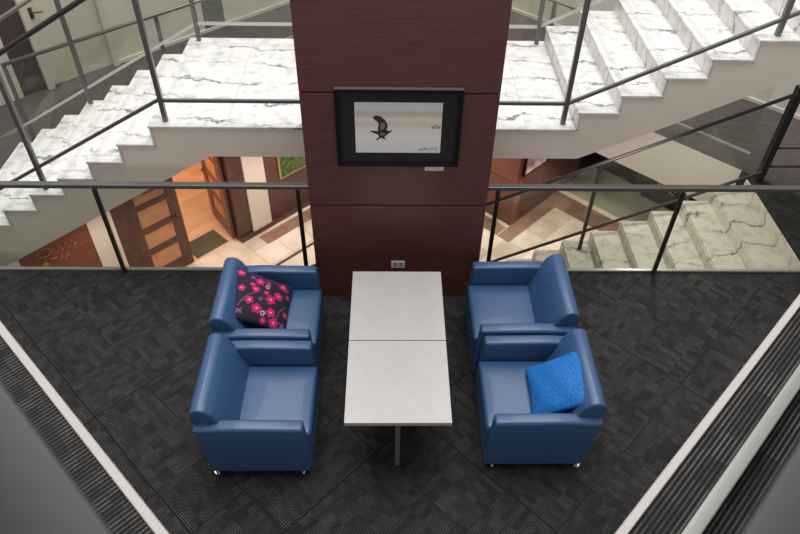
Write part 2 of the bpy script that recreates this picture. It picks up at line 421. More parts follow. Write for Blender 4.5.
def door_leaf(root, T, width, hinge_handle_a):
    """leaf in local coordinates: x along the width, y thickness, z up; four amber lights and more above"""
    bm = newbm()
    zs = [(-2.88, -2.66), (-2.34, -2.23), (-1.94, -1.83), (-1.51, -1.42), (-1.11, -.85)]
    st = .19
    box(bm, 0, st, 0, .045, -2.88, -.85, T); box(bm, width - .16, width, 0, .045, -2.88, -.85, T)
    for z0, z1 in zs: box(bm, st, width - .16, 0.002, .043, z0, z1, T)
    fr = obj('leaf_frame', bm, M_DOORWOOD, root)
    for (lo, hi) in ((-2.66, -2.34), (-2.23, -1.94), (-1.83, -1.51), (-1.42, -1.11)):
        bm = newbm(); box(bm, st, width - .16, .015, .03, lo, hi, T); obj('glass_light', bm, M_DOORGLASS, root)
    bm = newbm()
    for sgn, y0 in ((-1, 0.0), (1, .045)):
        tube(bm, [(hinge_handle_a, y0, -1.9), (hinge_handle_a, y0 + sgn * .05, -1.9), (hinge_handle_a - .11, y0 + sgn * .05, -1.9)], .011, 8, T)
        box(bm, hinge_handle_a - .02, hinge_handle_a + .02, min(y0, y0 + sgn * .006), max(y0, y0 + sgn * .006), -1.98, -1.82, T)
    obj('door_handle', bm, M_BRONZE, root, smooth=True)
d2 = thing('door_2', 'closed dark wood door leaf with amber glass lights on the floor below', 'door', (*xy(3.05, 7.95), ZG))
door_leaf(d2, ROT45 @ Matrix.Translation((2.63, 7.91, .035)), .83, .75)
bm = newbm(); abox(bm, 2.97, 3.17, 7.905, 7.915, -1.24, -1.16); o = obj('door_plaque', bm, M_BRONZE, d2); o['label'] = 'small dark bronze plaque'
d3 = thing('door_3', 'open dark wood door leaf swung into the orange lit room', 'door', (*xy(4.26, 8.3), ZG))
door_leaf(d3, ROT45 @ Matrix.Translation((4.28, 7.94, .035)) @ Matrix.Rotation(math.radians(80), 4, 'Z'), .83, .75)
d2['kind'] = 'structure'; d3['kind'] = 'structure'

bm = newbm(); abox(bm, 3.56, 4.16, 7.99, 8.42, ZG + .005, ZG + .017, bevel=.004)
tag(recenter(obj('doormat', bm, M_DOORMAT)), 'dark olive doormat just inside the open door on the floor below', 'doormat')

# ------------------------------------------------------------------ UPPER STAIRCASE (runs along x, landing behind the pillar)
SY0, SY1 = 5.13, 6.84
ZL = 1.50
LX0, LX1 = -2.09, 1.635
NL, RUNL, RISL = 8, .322, ZL / 8
NR, RUNR, RISR = 9, .331, (ZU - ZL) / 9
stair = thing('staircase', 'white marble staircase with landing crossing behind the mahogany pillar', 'staircase', (0, 6.0, 0))
TT = .026
prof = []
x = LX0 - NL * RUNL
prof.append((x + .02, -.02)); prof.append((x + .02, ZL - (NL - 1) * RISL - TT - RISL))
for k in range(NL - 1, 0, -1):       # left flight, going up to the right
    xs = LX0 - k * RUNL
    zt = ZL - k * RISL - TT
    prof += [(xs + .02, zt - RISL if k == NL - 1 else prof[-1][1]), (xs + .02, zt)]
prof += [(LX0 + .02, prof[-1][1]), (LX0 + .02, ZL - TT)]
prof += [(LX1 + .02, ZL - TT)]
for k in range(1, NR + 1):
    zt = ZL + k * RISR - TT
    prof += [(LX1 + (k - 1) * RUNR + .02, zt), (LX1 + k * RUNR + .02, zt)]
xe = LX1 + NR * RUNR + .02
prof += [(xe, 2.62), (2.34, 1.485), (1.70, 1.185), (-1.62, 1.185), (-2.69, .555), (-4.07, -.26), (LX0 - NL * RUNL, -.26)]
bm = newbm(); prism(bm, prof, SY0, SY1, 'xz')
o = obj('stringer', bm, M_PLASTER, stair); o['label'] = 'beige plastered stair body and soffit'
def tread(x0, x1, zt, nose, th, parent, mat, y0, y1, low=False):
    bm = newbm(); box(bm, x0, x1, y0, y1, zt - th, zt, None, 0, .004, 1)
    s = 1 if nose > 0 else -1; xn = x1 if s > 0 else x0
    for d in (.05, .075): box(bm, xn - s * d - .004, xn - s * d + .004, y0 + .05, y1 - .05, zt - .001, zt + .0008, None, 1)
    box(bm, x0 + .012, x1 - .03, y0 + .098, y0 + .104, zt - .001, zt + .0007, None, 1)
    return obj('tread', bm, [mat, M_GROOVE], parent)
bm = newbm(); box(bm, LX0 - .01, LX1, SY0 - .012, SY1 + .01, ZL - TT, ZL, None, 0, .004, 1)
for xx in (LX0 + .04, LX0 + .065, ): box(bm, xx - .004, xx + .004, SY0 + .05, SY1 - .05, ZL - .001, ZL + .0008, None, 1)
for xx in (-1.42, -.75, -.08, .6, 1.2): box(bm, xx - .003, xx + .003, SY0, SY1, ZL - .001, ZL + .0006, None, 1)
obj('landing', bm, [M_MARBLE, M_GROOVE], stair)
for k in range(1, NL):
    x1 = LX0 - (k - 1) * RUNL; x0 = x1 - RUNL
    tread(x0 - .01, x1 + .015, ZL - k * RISL, -1, TT, stair, M_MARBLE, SY0 - .012, SY1 + .01)
for k in range(0, NL):
    xr = LX0 - k * RUNL; z1 = ZL - k * RISL - TT; z0 = ZL - (k + 1) * RISL
    bm = newbm(); box(bm, xr, xr + .02, SY0 - .008, SY1 + .006, max(z0, .001), z1); obj('riser', bm, M_MARBLE_R, stair)
for k in range(1, NR + 1):
    x0 = LX1 + (k - 1) * RUNR; x1 = x0 + RUNR
    tread(x0 - .012, x1 + .02, ZL + k * RISR, -1, TT, stair, M_MARBLE, SY0 - .012, SY1 + .01)
    bm = newbm(); box(bm, x0, x0 + .02, SY0 - .008, SY1 + .006, ZL + (k - 1) * RISR, ZL + k * RISR - TT); obj('riser', bm, M_MARBLE_R, stair)

def nose(x):
    if x < LX0: return ZL + (x - LX0) * RISL / RUNL
    if x > LX1: return ZL + (x - LX1) * RISR / RUNR + .0
    return ZL
def tread_z(x):
    if x < LX0: return ZL - (int((LX0 - x) / RUNL) + 1) * RISL
    if x > LX1: return ZL + (int((x - LX1) / RUNR) + 1) * RISR
    return ZL

def stair_rail(label, y, posts, x0, x1, breaks, mats, zt_of, nose_of, hb=.20, hh=1.22, rp=.02, rh=.022, gl=M_GLASS):
    root = thing('stair_railing', label, 'railing', ((x0 + x1) / 2, y, zt_of((x0 + x1) / 2)))
    xs = [x0] + [b for b in breaks if x0 < b < x1] + [x1]
    bm = newbm(); tube(bm, [(q, y, nose_of(q) + hh) for q in xs], rh, 10); obj('handrail', bm, mats[0], root)
    bm = newbm(); tube(bm, [(q, y, nose_of(q) + hb) for q in xs], .019, 4); obj('bottom_rail', bm, mats[1], root)
    for q in posts:
        bm = newbm(); box(bm, q - rp, q + rp, y - .02, y + .02, zt_of(q) + .001, nose_of(q) + hh - .01)
        obj('post', bm, mats[2], root)
    ends = sorted(set([x0 + .02] + list(posts) + [x1 - .02]))
    for p, q in zip(ends, ends[1:]):
        if q - p < .2: continue
        pts = [b for b in breaks if p + .03 < b < q - .03]
        seq = [p + .03] + pts + [q - .03]
        poly = [(s, nose_of(s) + hb + .02) for s in seq] + [(s, nose_of(s) + hh - .03) for s in reversed(seq)]
        bm = newbm(); prism(bm, poly, y - .004, y + .004, 'xz'); obj('glass_pane', bm, gl, root)
    return root
M_SET = (M_STEELDK, M_STEEL, M_STEEL)
stair_rail('near side grey stair railing on the marble steps, running behind the pillar', 5.21, (-3.25, -1.96, 1.53, 3.12), -4.6, 4.6, (LX0 + .1, LX1 - .1), M_SET, tread_z, nose, hh=1.27, gl=M_GLASS3)
stair_rail('far side stair railing along the back of the marble landing and steps', 6.78, (-3.33, -1.99, -.93, 1.54, 3.1), -4.6, 4.6, (LX0 + .1, LX1 - .1), (M_STEELBR, M_STEELBR, M_STEEL), tread_z, nose, hb=.185, hh=1.31, gl=M_GLASS2)

# ------------------------------------------------------------------ LOWER STAIRCASE
LTX, LRUN, LRIS, LN = 4.22, .335, 2.9 / 18, 18
LY0, LY1 = 4.95, 6.45
low = thing('staircase', 'marble stair, warm light in its colour, descending under the lounge to the lower floor', 'staircase', (1.4, 5.65, ZG))
prof = []
for k in range(LN):
    xk = LTX - (k + 1) * LRUN if k < LN - 1 else LTX - LN * LRUN
    zt = -(k + 1) * LRIS
top = []
for k in range(0, LN):
    xr = LTX - k * LRUN; top += [(xr, -k * LRIS - .03 if k else -.03), (xr, -(k + 1) * LRIS - .03)]
top += [(LTX - LN * LRUN, ZG), (LTX - LN * LRUN + .6, ZG), (LTX, -.55)]
bm = newbm(); prism(bm, top, LY0, LY1 - .01, 'xz'); obj('stringer', bm, M_PLASTER_L, low)
for k in range(0, LN - 1):
    xr = LTX - k * LRUN; zt = -(k + 1) * LRIS
    tread(xr - LRUN - .012, xr + .0, zt, -1, .03, low, M_MARBLE_LOW, LY0 - .005, LY1 + .01)
for k in range(0, LN):
    xr = LTX - k * LRUN
    bm = newbm(); box(bm, xr - .02, xr, LY0, LY1, -(k + 1) * LRIS, -k * LRIS - (.03 if k else 0)); obj('riser', bm, M_MARBLE_LOW, low)
lnose = lambda x: max(ZG, min(0.0, (x - LTX) * LRIS / LRUN))
ltz = lambda x: max(ZG, -(int((LTX - x) / LRUN) + 1) * LRIS) if x < LTX else 0.0
stair_rail('dark railing beside the warm lit marble stair going down', 6.29, (-1.2, .6, 2.38), -1.5, 4.24, (), (M_STEELDK, M_STEELDK, M_STEELDK), ltz, lnose, hb=.22, hh=1.22, rp=.018, rh=.02)

# ------------------------------------------------------------------ RAILINGS on the lounge and gallery level
RY = 4.885
def lounge_rail(label, x0, x1, posts):
    root = thing('glass_railing', label, 'railing', ((x0 + x1) / 2, RY, 0))
    bm = newbm(); box(bm, x0, x1, RY - .030, RY + .030, 1.022, 1.062, None, 0, .005, 2); obj('handrail', bm, M_STEEL, root)
    bm = newbm(); box(bm, x0, x1, RY - .012, RY + .022, .0, .024, None, 0, .004, 1); obj('bottom_channel', bm, M_ALU, root)
    for q in posts:
        bm = newbm(); box(bm, q - .019, q + .019, RY - .045, RY - .02, .001, 1.022); obj('post', bm, M_STEELDK, root)
    ends = [x0] + list(posts) + [x1]
    for p, q in zip(ends, ends[1:]):
        if q - p < .05: continue
        bm = newbm(); box(bm, p + .004, q - .004, RY + .0, RY + .01, .025, 1.02); obj('glass_pane', bm, M_GLASS, root)
lounge_rail('glass railing with grey handrail to the left of the pillar', -5.9, PX0 - .002, (-4.40, -2.61, -.816))
lounge_rail('glass railing with grey handrail to the right of the pillar', PX1 + .002, 5.9, (.972, 2.645, 4.42))

def gallery_rail(label, axis, fixed, s0, s1, posts, hz=1.13):
    P = (lambda s, z: (*xy(s, fixed), z)) if axis == 'a' else (lambda s, z: (*xy(fixed, s), z))
    root = thing('gallery_railing', label, 'railing', P((s0 + s1) / 2, 0))
    bm = newbm(); tube(bm, [P(s0, hz), P(s1, hz)], .022, 8); obj('handrail', bm, M_STEEL, root)
    bm = newbm(); tube(bm, [P(s0, .2), P(s1, .2)], .016, 4); obj('bottom_rail', bm, M_STEELBR, root)
    for q in posts:
        bm = newbm()
        if axis == 'a': abox(bm, q - .02, q + .02, fixed - .02, fixed + .02, .001, hz - .01)
        else: abox(bm, fixed - .02, fixed + .02, q - .02, q + .02, .001, hz - .01)
        obj('post', bm, M_STEEL, root)
    ends = sorted([s0] + list(posts) + [s1])
    for p, q in zip(ends, ends[1:]):
        if q - p < .1: continue
        bm = newbm()
        if axis == 'a': abox(bm, p + .03, q - .03, fixed - .004, fixed + .004, .22, hz - .03)
        else: abox(bm, fixed - .004, fixed + .004, p + .03, q - .03, .22, hz - .03)
        obj('glass_pane', bm, M_GLASS2, root)
gallery_rail('gallery railing in front of the cream door wall on the left', 'a', 7.88, 1.90, 7.7, (1.92, 3.78, 6.5))
gallery_rail('gallery railing above the pale fascia on the right', 'b', 7.76, 1.72, 7.7, (3.2, 4.7, 6.2))
root = thing('newel_railing', 'thick dark newel post with short rails at the head of the lower stair', 'railing', (4.34, 6.44, 0))
bm = newbm(); box(bm, 4.30, 4.38, 6.40, 6.48, .001, 1.22, None, 0, .004, 1); obj('newel_post', bm, M_STEELDK, root)
for nm, zz, rr in (('handrail', 1.19, .022), ('middle_rail', .45, .012), ('bottom_rail', .2, .014)):
    bm = newbm(); tube(bm, [(4.38, 6.44, zz), (4.85, 6.44, zz)], rr, 8); obj(nm, bm, M_STEELDK, root)
bm = newbm(); box(bm, 4.85, 4.89, 6.42, 6.46, .001, 1.22); obj('end_post', bm, M_STEELDK, root)

# ------------------------------------------------------------------ balcony railings close to the camera
def balcony_rail(label, right):
    root = thing('balcony_railing', label, 'railing', (*(xy(3.0, -.05) if right else xy(-.0, 3.0)), ZU))
    def bx(s0, s1, c0, c1, z0, z1, bev=0.0):
        bm = newbm()
        if right: abox(bm, s0, s1, c0, c1, z0, z1, 0, bev)
        else: abox(bm, c0, c1, s0, s1, z0, z1, 0, bev)
        return bm
    if right:
        obj('handrail_cap', bx(-.095, 5.9, -.155, -.034, 4.015, 4.05, .009), M_CAP, root, smooth=True)
        obj('base_shoe', bx(.06, 5.9, -.0165, .0195, ZU + .001, ZU + .07, .003), M_ALU, root)
        obj('glass_pane', bx(.09, 5.9, -.003, .005, ZU + .02, 3.93), M_GLASS, root)
        for q in (2.4, 3.9, 5.4):
            bm = newbm(); tube(bm, [(q, .0, 3.88), (q, -.09, 3.93), (q, -.095, 4.012)], .012, 8, ROT45); obj('bracket', bm, M_STEEL, root)
    else:
        obj('handrail_cap', bx(-.033, 5.9, -.095, .0255, 4.015, 4.05, .009), M_CAP, root, smooth=True)
        obj('base_shoe', bx(.09, 5.9, -.010, .026, ZU + .001, ZU + .07, .003), M_ALU, root)
        obj('glass_pane', bx(.09, 5.9, .004, .012, ZU + .02, 3.93), M_GLASS, root)
        for q in (2.4, 3.9, 5.4):
            bm = newbm(); tube(bm, [(.008, q, 3.88), (-.03, q, 3.93), (-.035, q, 4.012)], .012, 8, ROT45); obj('bracket', bm, M_STEEL, root)
balcony_rail('grey balcony handrail cap in the lower right corner above ribbed carpet', True)
balcony_rail('grey balcony handrail cap in the lower left corner above ribbed carpet', False)

# ------------------------------------------------------------------ ARMCHAIRS
def make_chair():
    root = thing('armchair', '', 'armchair')
    for s in (-1, 1):
        bm = newbm()
        y0, y1 = sorted((s * .318, s * .412))
        prism(bm, [(-.40, .618), (-.10, .632), (.366, .624), (.398, .075), (-.345, .075)], y0, y1, 'xz', bevel=.019, seg=3)
        obj('arm', bm, M_LEATHER, root, True, True)
        bm = newbm()                                    # welt seam along the outer top edge
        tube(bm, [(-.385, s * .4095, .598), (-.10, s * .4095, .612), (.355, s * .4095, .605)], .0045, 6)
        a = root.children[-1]
        w = obj('welt', bm, M_LEATHER, a, True)
    bm = newbm()
    prism(bm, [(-.395, .585), (-.418, .68), (-.412, .735), (-.385, .768), (-.345, .776), (-.30, .762), (-.262, .722), (-.19, .56)], -.355, .355, 'xz', bevel=.014, seg=3)
    prism(bm, [(-.340, .08), (-.385, .70), (-.2595, .72), (-.126, .42), (-.126, .08)], -.317, .317, 'xz', bevel=.008, seg=2)
    obj('backrest', bm, M_LEATHER, root, True, True)
    # seat: crowned cushion block
    bm = newbm(); t = bmesh.new()
    nx, ny = 10, 10
    box(t, -.155, .402, -.316, .316, .085, .43, None, 0, .028, 4)
    bmesh.ops.subdivide_edges(t, edges=[e for e in t.edges if e.calc_length() > .2], cuts=6, use_grid_fill=True)
    for v in t.verts:
        if v.co.z > .40:
            u = (v.co.x - .135) / .29; w = v.co.y / .316
            v.co.z += .012 * max(0, 1 - u * u) * max(0, 1 - w * w)
    merge(bm, t)
    obj('seat', bm, M_LEATHER, root, True, True)
    bm = newbm(); box(bm, -.32, .35, -.36, .36, .055, .10); obj('base', bm, M_LEATHERDK, root, True)
    for fx in (-.322, .322):
        for fy in (-.368, .368):
            bm = newbm(); cyl(bm, fx, fy, .016, .08, .02, 14); cyl(bm, fx, fy, .0, .018, .031, 14); obj('foot', bm, M_CHROME, root, True, True)
    return root
def kids(o): return [c for c in COL.objects if c.parent == o]
def copy_tree(o, parent=None):
    c = o.copy(); COL.objects.link(c); c.parent = parent
    for ch in kids(o): copy_tree(ch, c)
    return c
proto = make_chair()
CH = [(-.966, 3.045, 0, 'blue leather armchair in front on the left, seat empty'),
      (-.992, 3.895, 0, 'blue leather armchair holding the pink flowered cushion'),
      (1.118, 3.098, math.pi, 'blue leather armchair holding the bright blue cushion'),
      (1.100, 3.955, math.pi, 'blue leather armchair without cushion, beside the pillar on the right')]
for i, (x, y, r, lab) in enumerate(CH):
    c = proto if i == 0 else copy_tree(proto)
    c.location = (x, y, 0); c.rotation_euler = (0, 0, r); c['label'] = lab; c['group'] = 'blue armchairs around the tables'

# ------------------------------------------------------------------ CUSHIONS
def pillow(name, size, thick, fn, mats, T, label, n=72):
    bm = bmesh.new(); h = size / 2
    def pt(i, j, s):
        u = -1 + 2 * i / n; v = -1 + 2 * j / n
        # pulled-in sides between pointed corners
        px = u * h * (1 - .07 * (1 - v * v)); py = v * h * (1 - .07 * (1 - u * u))
        f = max(0, (1 - u ** 2)) ** .55 * max(0, (1 - v ** 2)) ** .55
        wr = .004 * math.sin(7 * u + 3 * v) * f
        return Vector((px, py, s * (thick / 2) * f + wr))
    top = [[bm.verts.new(pt(i, j, 1)) for j in range(n + 1)] for i in range(n + 1)]
    bot = [[top[i][j] if i in (0, n) or j in (0, n) else bm.verts.new(pt(i, j, -1)) for j in range(n + 1)] for i in range(n + 1)]
    for i in range(n):
        for j in range(n):
            u = -1 + 2 * (i + .5) / n; v = -1 + 2 * (j + .5) / n
            f = bm.faces.new((top[i][j], top[i + 1][j], top[i + 1][j + 1], top[i][j + 1])); f.material_index = fn(u, v)
            try:
                f = bm.faces.new((bot[i][j + 1], bot[i + 1][j + 1], bot[i + 1][j], bot[i][j])); f.material_index = 0
            except ValueError: pass
    for f in bm.faces: f.smooth = True
    o = obj(name, bm, mats); o.matrix_basis = T
    return tag(o, label, 'cushion')
# flowers given as (u, v, radius, kind) on the cushion face; u runs from the chair back to the seat front, v to the far arm
FL = [(-.84, .80, .15, 1), (-.45, .40, .10, 1), (-.80, .15, .13, 1), (-.20, .60, .17, 1), (-.33, .22, .15, 1), (.05, .18, .10, 1), (.10, .62, .09, 1),
      (.50, .22, .18, 1), (-.48, -.28, .16, 1), (.24, -.05, .19, 1), (-.18, -.52, .19, 1), (.32, -.52, .17, 1), (.48, -.82, .17, 1), (.12, -.85, .11, 1),
      (.88, -.35, .12, 1), (.62, .72, .15, 1), (.88, .35, .10, 1),
      (.07, .45, .10, 2), (.05, -.62, .11, 2), (-.45, .72, .10, 3), (-.12, -.12, .10, 3), (-.72, -.72, .13, 3), (.78, -.80, .12, 3), (.80, .62, .10, 3)]
VINES = [((-.62, .95), (.15, .72)), ((-.80, -.55), (-.35, .05)), ((.55, -.70), (.85, -.05)), ((.1, .9), (.75, .5))]
def floral(u, v):
    for (x, y, r, k) in FL:
        dx, dy = u - x, v - y; d = math.hypot(dx, dy); th = math.atan2(dy, dx)
        if k == 1:
            if d < r * .18: return 4
            if d < r * (.90 + .12 * math.cos(5 * th + x * 9)): return 1 if d > r * .5 else 5
        elif k == 2:
            if d < r * .35: return 0
            if d < r * (.8 + .2 * math.cos(6 * th)): return 2
        else:
            if d < r * (.62 + .38 * math.cos(4 * th + y * 5)): return 3
    for (p, q) in VINES:
        ax, ay = q[0] - p[0], q[1] - p[1]; L2 = ax * ax + ay * ay
        t = max(0, min(1, ((u - p[0]) * ax + (v - p[1]) * ay) / L2))
        off = .10 * math.sin(t * math.pi)
        if math.hypot(u - p[0] - ax * t + off * ay, v - p[1] - ay * t - off * ax) < .016: return 3
    return 0
def frame(ox, ey, oc):
    """matrix from x axis, approximate y axis and centre"""
    X = Vector(ox).normalized(); Y = Vector(ey); Z = X.cross(Y).normalized(); Y = Z.cross(X)
    m = Matrix((X, Y, Z)).transposed().to_4x4(); m.translation = Vector(oc); return m
CM = [plain('cushion_navy', (.012, .010, .028), .85), plain('cushion_pink', (.50, .006, .11), .8), plain('cushion_grey', (.42, .43, .42), .8),
      plain('cushion_violet', (.20, .07, .26), .8), plain('cushion_blush', (.85, .38, .36), .8), plain('cushion_rose', (.62, .014, .16), .8)]
pillow('cushion', .515, .15, floral, CM, frame((.42, .02, -.235), (.02, 1, .13), (-1.064, 3.905, .588)),
       'navy cushion with pink flowers leaning in the armchair by the railing')
def bluefn(u, v):
    gx, gy = u * 6.5, v * 6.5
    row = math.floor(gy); sx = gx + (.5 if row % 2 else 0)
    cx, cy = sx - math.floor(sx) - .5, gy - row - .5
    k = (math.floor(sx) * 7 + row * 13) % 5
    if k != 0 and abs(cx + .25 * cy) < .10 and abs(cy) < .27: return 1
    if k == 2 and abs(cx) < .2 and abs(cy) < .12: return 2
    return 0
BMAT = [plain('cushion_blue', (.004, .16, .52), .75), plain('cushion_blue_mark', (.006, .07, .26), .8), plain('cushion_blue_light', (.02, .26, .70), .8)]
pillow('cushion', .485, .15, bluefn, BMAT, frame((.34, -.02, .25), (.06, 1, .07), (1.255, 3.04, .605)),
       'bright blue cushion with small dark marks leaning in the front right armchair')

# ------------------------------------------------------------------ TABLES
for i, (cy, lab) in enumerate(((3.015, 'square white table nearer the camera, pushed against its twin'), (3.770, 'square white table nearer the pillar, beside the wall outlet'))):
    t = thing('side_table', lab, 'table', (.065, cy, 0), 0, 'white square tables')
    bm = newbm(); box(bm, .065 - .373, .065 + .373, cy - .3695 - .009 * i, cy + .3695 + .009 * i, .693, .70, None, 0, .003, 2)
    box(bm, .065 - .371, .065 + .371, cy - .3675 - .009 * i, cy + .3675 + .009 * i, .662, .693, None, 1)
    obj('tabletop', bm, [M_LAMINATE, M_TABLEEDGE], t)
    for dy in (-.27, .27):
        bm = newbm(); box(bm, .047, .083, cy + dy - .018, cy + dy + .018, .012, .63); obj('leg', bm, M_TABLELEG, t)
        bm = newbm(); box(bm, .065 - .26, .065 + .26, cy + dy - .02, cy + dy + .02, .63, .662); obj('crossbar', bm, M_TABLELEG, t)
    bm = newbm(); box(bm, .050, .080, cy - .29, cy + .29, .0, .012); obj('foot_bar', bm, M_TABLELEG, t)

# ------------------------------------------------------------------ PICTURE on the pillar
pic = thing('framed_picture', 'black framed picture of a pheasant over snow on the pillar', 'picture', (.065, PY, 1.535))
fx0, fx1, fz0, fz1 = -.412, .547, 1.535, 2.215
bm = newbm(); d = .04
for (a0, a1, c0, c1) in ((fx0, fx1, fz0, fz0 + .03), (fx0, fx1, fz1 - .03, fz1), (fx0, fx0 + .03, fz0 + .03, fz1 - .03), (fx1 - .03, fx1, fz0 + .03, fz1 - .03)):
    box(bm, a0, a1, PY - d, PY - .002, c0, c1, None, 0, .003, 1)
box(bm, fx0, fx1, PY - d + .002, PY - .004, fz1, fz1 + .004, None, 1)  # pale strip: highlight along the frame's top, put in as colour
obj('frame', bm, [M_FRAME, M_FRAMETOP], pic)
bm = newbm(); box(bm, fx0 + .03, fx1 - .03, PY - .016, PY - .004, fz0 + .03, fz1 - .03); obj('mount', bm, M_MAT, pic)
px0, px1, pz0, pz1 = -.266, .398, 1.655, 2.10
m, nt, b_, N, L = nodes('snow_field_print')
g = N('ShaderNodeNewGeometry'); s = N('ShaderNodeSeparateXYZ'); L(g.outputs['Position'], s.inputs[0])
nz = N('ShaderNodeTexNoise'); nz.inputs['Scale'].default_value = 22; nz.inputs['Detail'].default_value = 5; L(g.outputs['Position'], nz.inputs['Vector'])
hz = math_node(nt, 'DIVIDE', math_node(nt, 'SUBTRACT', s.outputs[2], pz0), pz1 - pz0)
hz = math_node(nt, 'ADD', hz, math_node(nt, 'MULTIPLY_ADD', nz.outputs['Fac'], .09, -.045))
r = N('ShaderNodeValToRGB'); r.color_ramp.elements[0].position = 0; r.color_ramp.elements[0].color = (0.81, 0.77, 0.78, 1)
r.color_ramp.elements[1].position = 1; r.color_ramp.elements[1].color = (0.70, 0.69, 0.69, 1)
for p, c in ((.30, (0.92, 0.87, 0.87)), (.50, (0.87, 0.80, 0.74)), (.58, (0.77, 0.65, 0.53)), (.68, (0.90, 0.78, 0.64)), (.74, (0.64, 0.58, 0.50)), (.80, (0.58, 0.54, 0.51)), (.87, (0.73, 0.72, 0.70))):
    e = r.color_ramp.elements.new(p); e.color = (*c, 1)
L(hz, r.inputs['Fac']); L(r.outputs['Color'], b_.inputs['Base Color']); b_.inputs['Roughness'].default_value = .6
bm = newbm(); box(bm, px0, px1, PY - .018, PY - .015, pz0, pz1); pr = obj('print', bm, m, pic)
M_BIRD = plain('bird_brown', (.045, .028, .02), .8, vary=.5, bscale=60)
M_BIRDL = plain('bird_pale', (.26, .18, .13), .8)
M_REED = plain('reed_tan', (.42, .27, .18), .8)
def pp(px, py):                                          # print coordinates measured on the picture (0..1)
    return (px0 + px * (px1 - px0), pz1 - py * (pz1 - pz0))
def flat(bm, pts, mat=0, t=.0008): prism(bm, [pp(*q) for q in pts], PY - .018 - t, PY - .0179, 'xz', mat=mat)
bm = newbm()
flat(bm, [(.165, .56), (.18, .55), (.30, .565), (.36, .53), (.40, .555), (.425, .535), (.432, .555), (.40, .59), (.365, .635), (.335, .68), (.37, .725), (.32, .715), (.30, .69), (.255, .74), (.235, .735), (.275, .68), (.265, .63), (.22, .60)])   # body, tail, legs
flat(bm, [(.205, .28), (.245, .245), (.30, .27), (.345, .33), (.375, .42), (.375, .50), (.345, .56), (.30, .575), (.265, .56), (.262, .50), (.275, .43), (.26, .37), (.225, .335)], 0, .0012)   # raised wing
flat(bm, [(.30, .40), (.335, .38), (.35, .45), (.325, .52), (.295, .54), (.29, .47)], 1, .0016)
flat(bm, [(.285, .60), (.34, .59), (.345, .63), (.30, .65)], 1, .0016)
obj('pheasant', bm, [M_BIRD, M_BIRDL], pr)
bm = newbm()
for (x, y, w, h) in ((.885, .44, .016, .06), (.905, .43, .02, .07), (.93, .425, .018, .07), (.955, .44, .02, .06), (.975, .45, .015, .05)):
    flat(bm, [(x, y), (x + w, y + .012), (x + w, y + h), (x, y + h)], 0, .0008)
obj('reeds', bm, M_REED, pr)
bm = newbm()                                             # scrawled signature
def ln(pts, w=.0016):
    tube(bm, [(pp(*q)[0], PY - .0186, pp(*q)[1]) for q in pts], w, 5)
ln([(.75, .925), (.78, .915), (.80, .93), (.815, .87), (.81, .925), (.845, .915)]); ln([(.83, .90), (.85, .93), (.86, .90), (.87, .93)])
ln([(.885, .94), (.90, .86), (.905, .92), (.925, .90)]); ln([(.935, .89), (.945, .93), (.965, .88), (.955, .95)]); ln([(.74, .935), (.77, .93)])
obj('signature', bm, M_BLACK, pr)
bm = newbm()
box(bm, .285, .437, PY - .004, PY - .0005, 1.474, 1.514, None, 0)
for k, (x0, x1, z) in enumerate(((.30, .325, 1.500), (.335, .405, 1.501), (.30, .34, 1.488), (.35, .42, 1.488))): box(bm, x0, x1, PY - .0046, PY - .004, z - .0015, z + .0015, None, 1)
tag(recenter(obj('caption_card', bm, [M_WHITEPL, M_TABLELEG])), 'small white caption card below the framed picture', 'card')

ol = thing('wall_outlet', 'pale double wall outlet low on the pillar behind the table', 'outlet', (.078, PY, .385))
bm = newbm(); box(bm, .018, .142, PY - .008, PY - .0005, .385, .470, None, 0, .003, 2); obj('plate', bm, M_WHITEPL, ol)
for cx in (.055, .105):
    bm = newbm(); box(bm, cx - .017, cx + .017, PY - .010, PY - .0075, .402, .453, None, 0, .0008, 1)
    for sx, sz in ((-.007, .438), (.007, .438), (0, .418)): box(bm, cx + sx - .0025, cx + sx + .0025, PY - .0108, PY - .0099, sz - .006, sz + .006, None, 1)
    obj('socket', bm, [M_TABLEEDGE, M_BLACK], ol)

# ------------------------------------------------------------------ things on the walls of the storey below
pg = thing('framed_picture', 'green landscape picture on the dark wall of the lower floor', 'picture', (*xy(5.65, 7.8), -2.05))
bm = newbm(); abox(bm, 5.22, 6.12, 7.785, 7.818, -2.06, -1.42, bevel=.003); obj('frame', bm, plain('gilt_thin_frame', (.42, .33, .16), .4, metal=.4), pg)
mg = plain('green_landscape', (.055, .10, .02), .5, vary=.75, bscale=14)
bm = newbm(); abox(bm, 5.25, 6.09, 7.780, 7.786, -2.03, -1.45); obj('canvas', bm, mg, pg)
pv = thing('framed_picture', 'pink and grey picture on the red brown wall at right below', 'picture', (*xy(8.25, 4.9), -1.88))
bm = newbm(); abox(bm, 7.985, 8.62, 4.862, 4.898, -1.90, -1.25, bevel=.003); obj('frame', bm, M_FRAME, pv)
bm = newbm(); abox(bm, 8.02, 8.59, 4.856, 4.863, -1.86, -1.29); obj('canvas', bm, plain('pink_print', (.52, .34, .38), .5, vary=.5, bscale=9), pv)

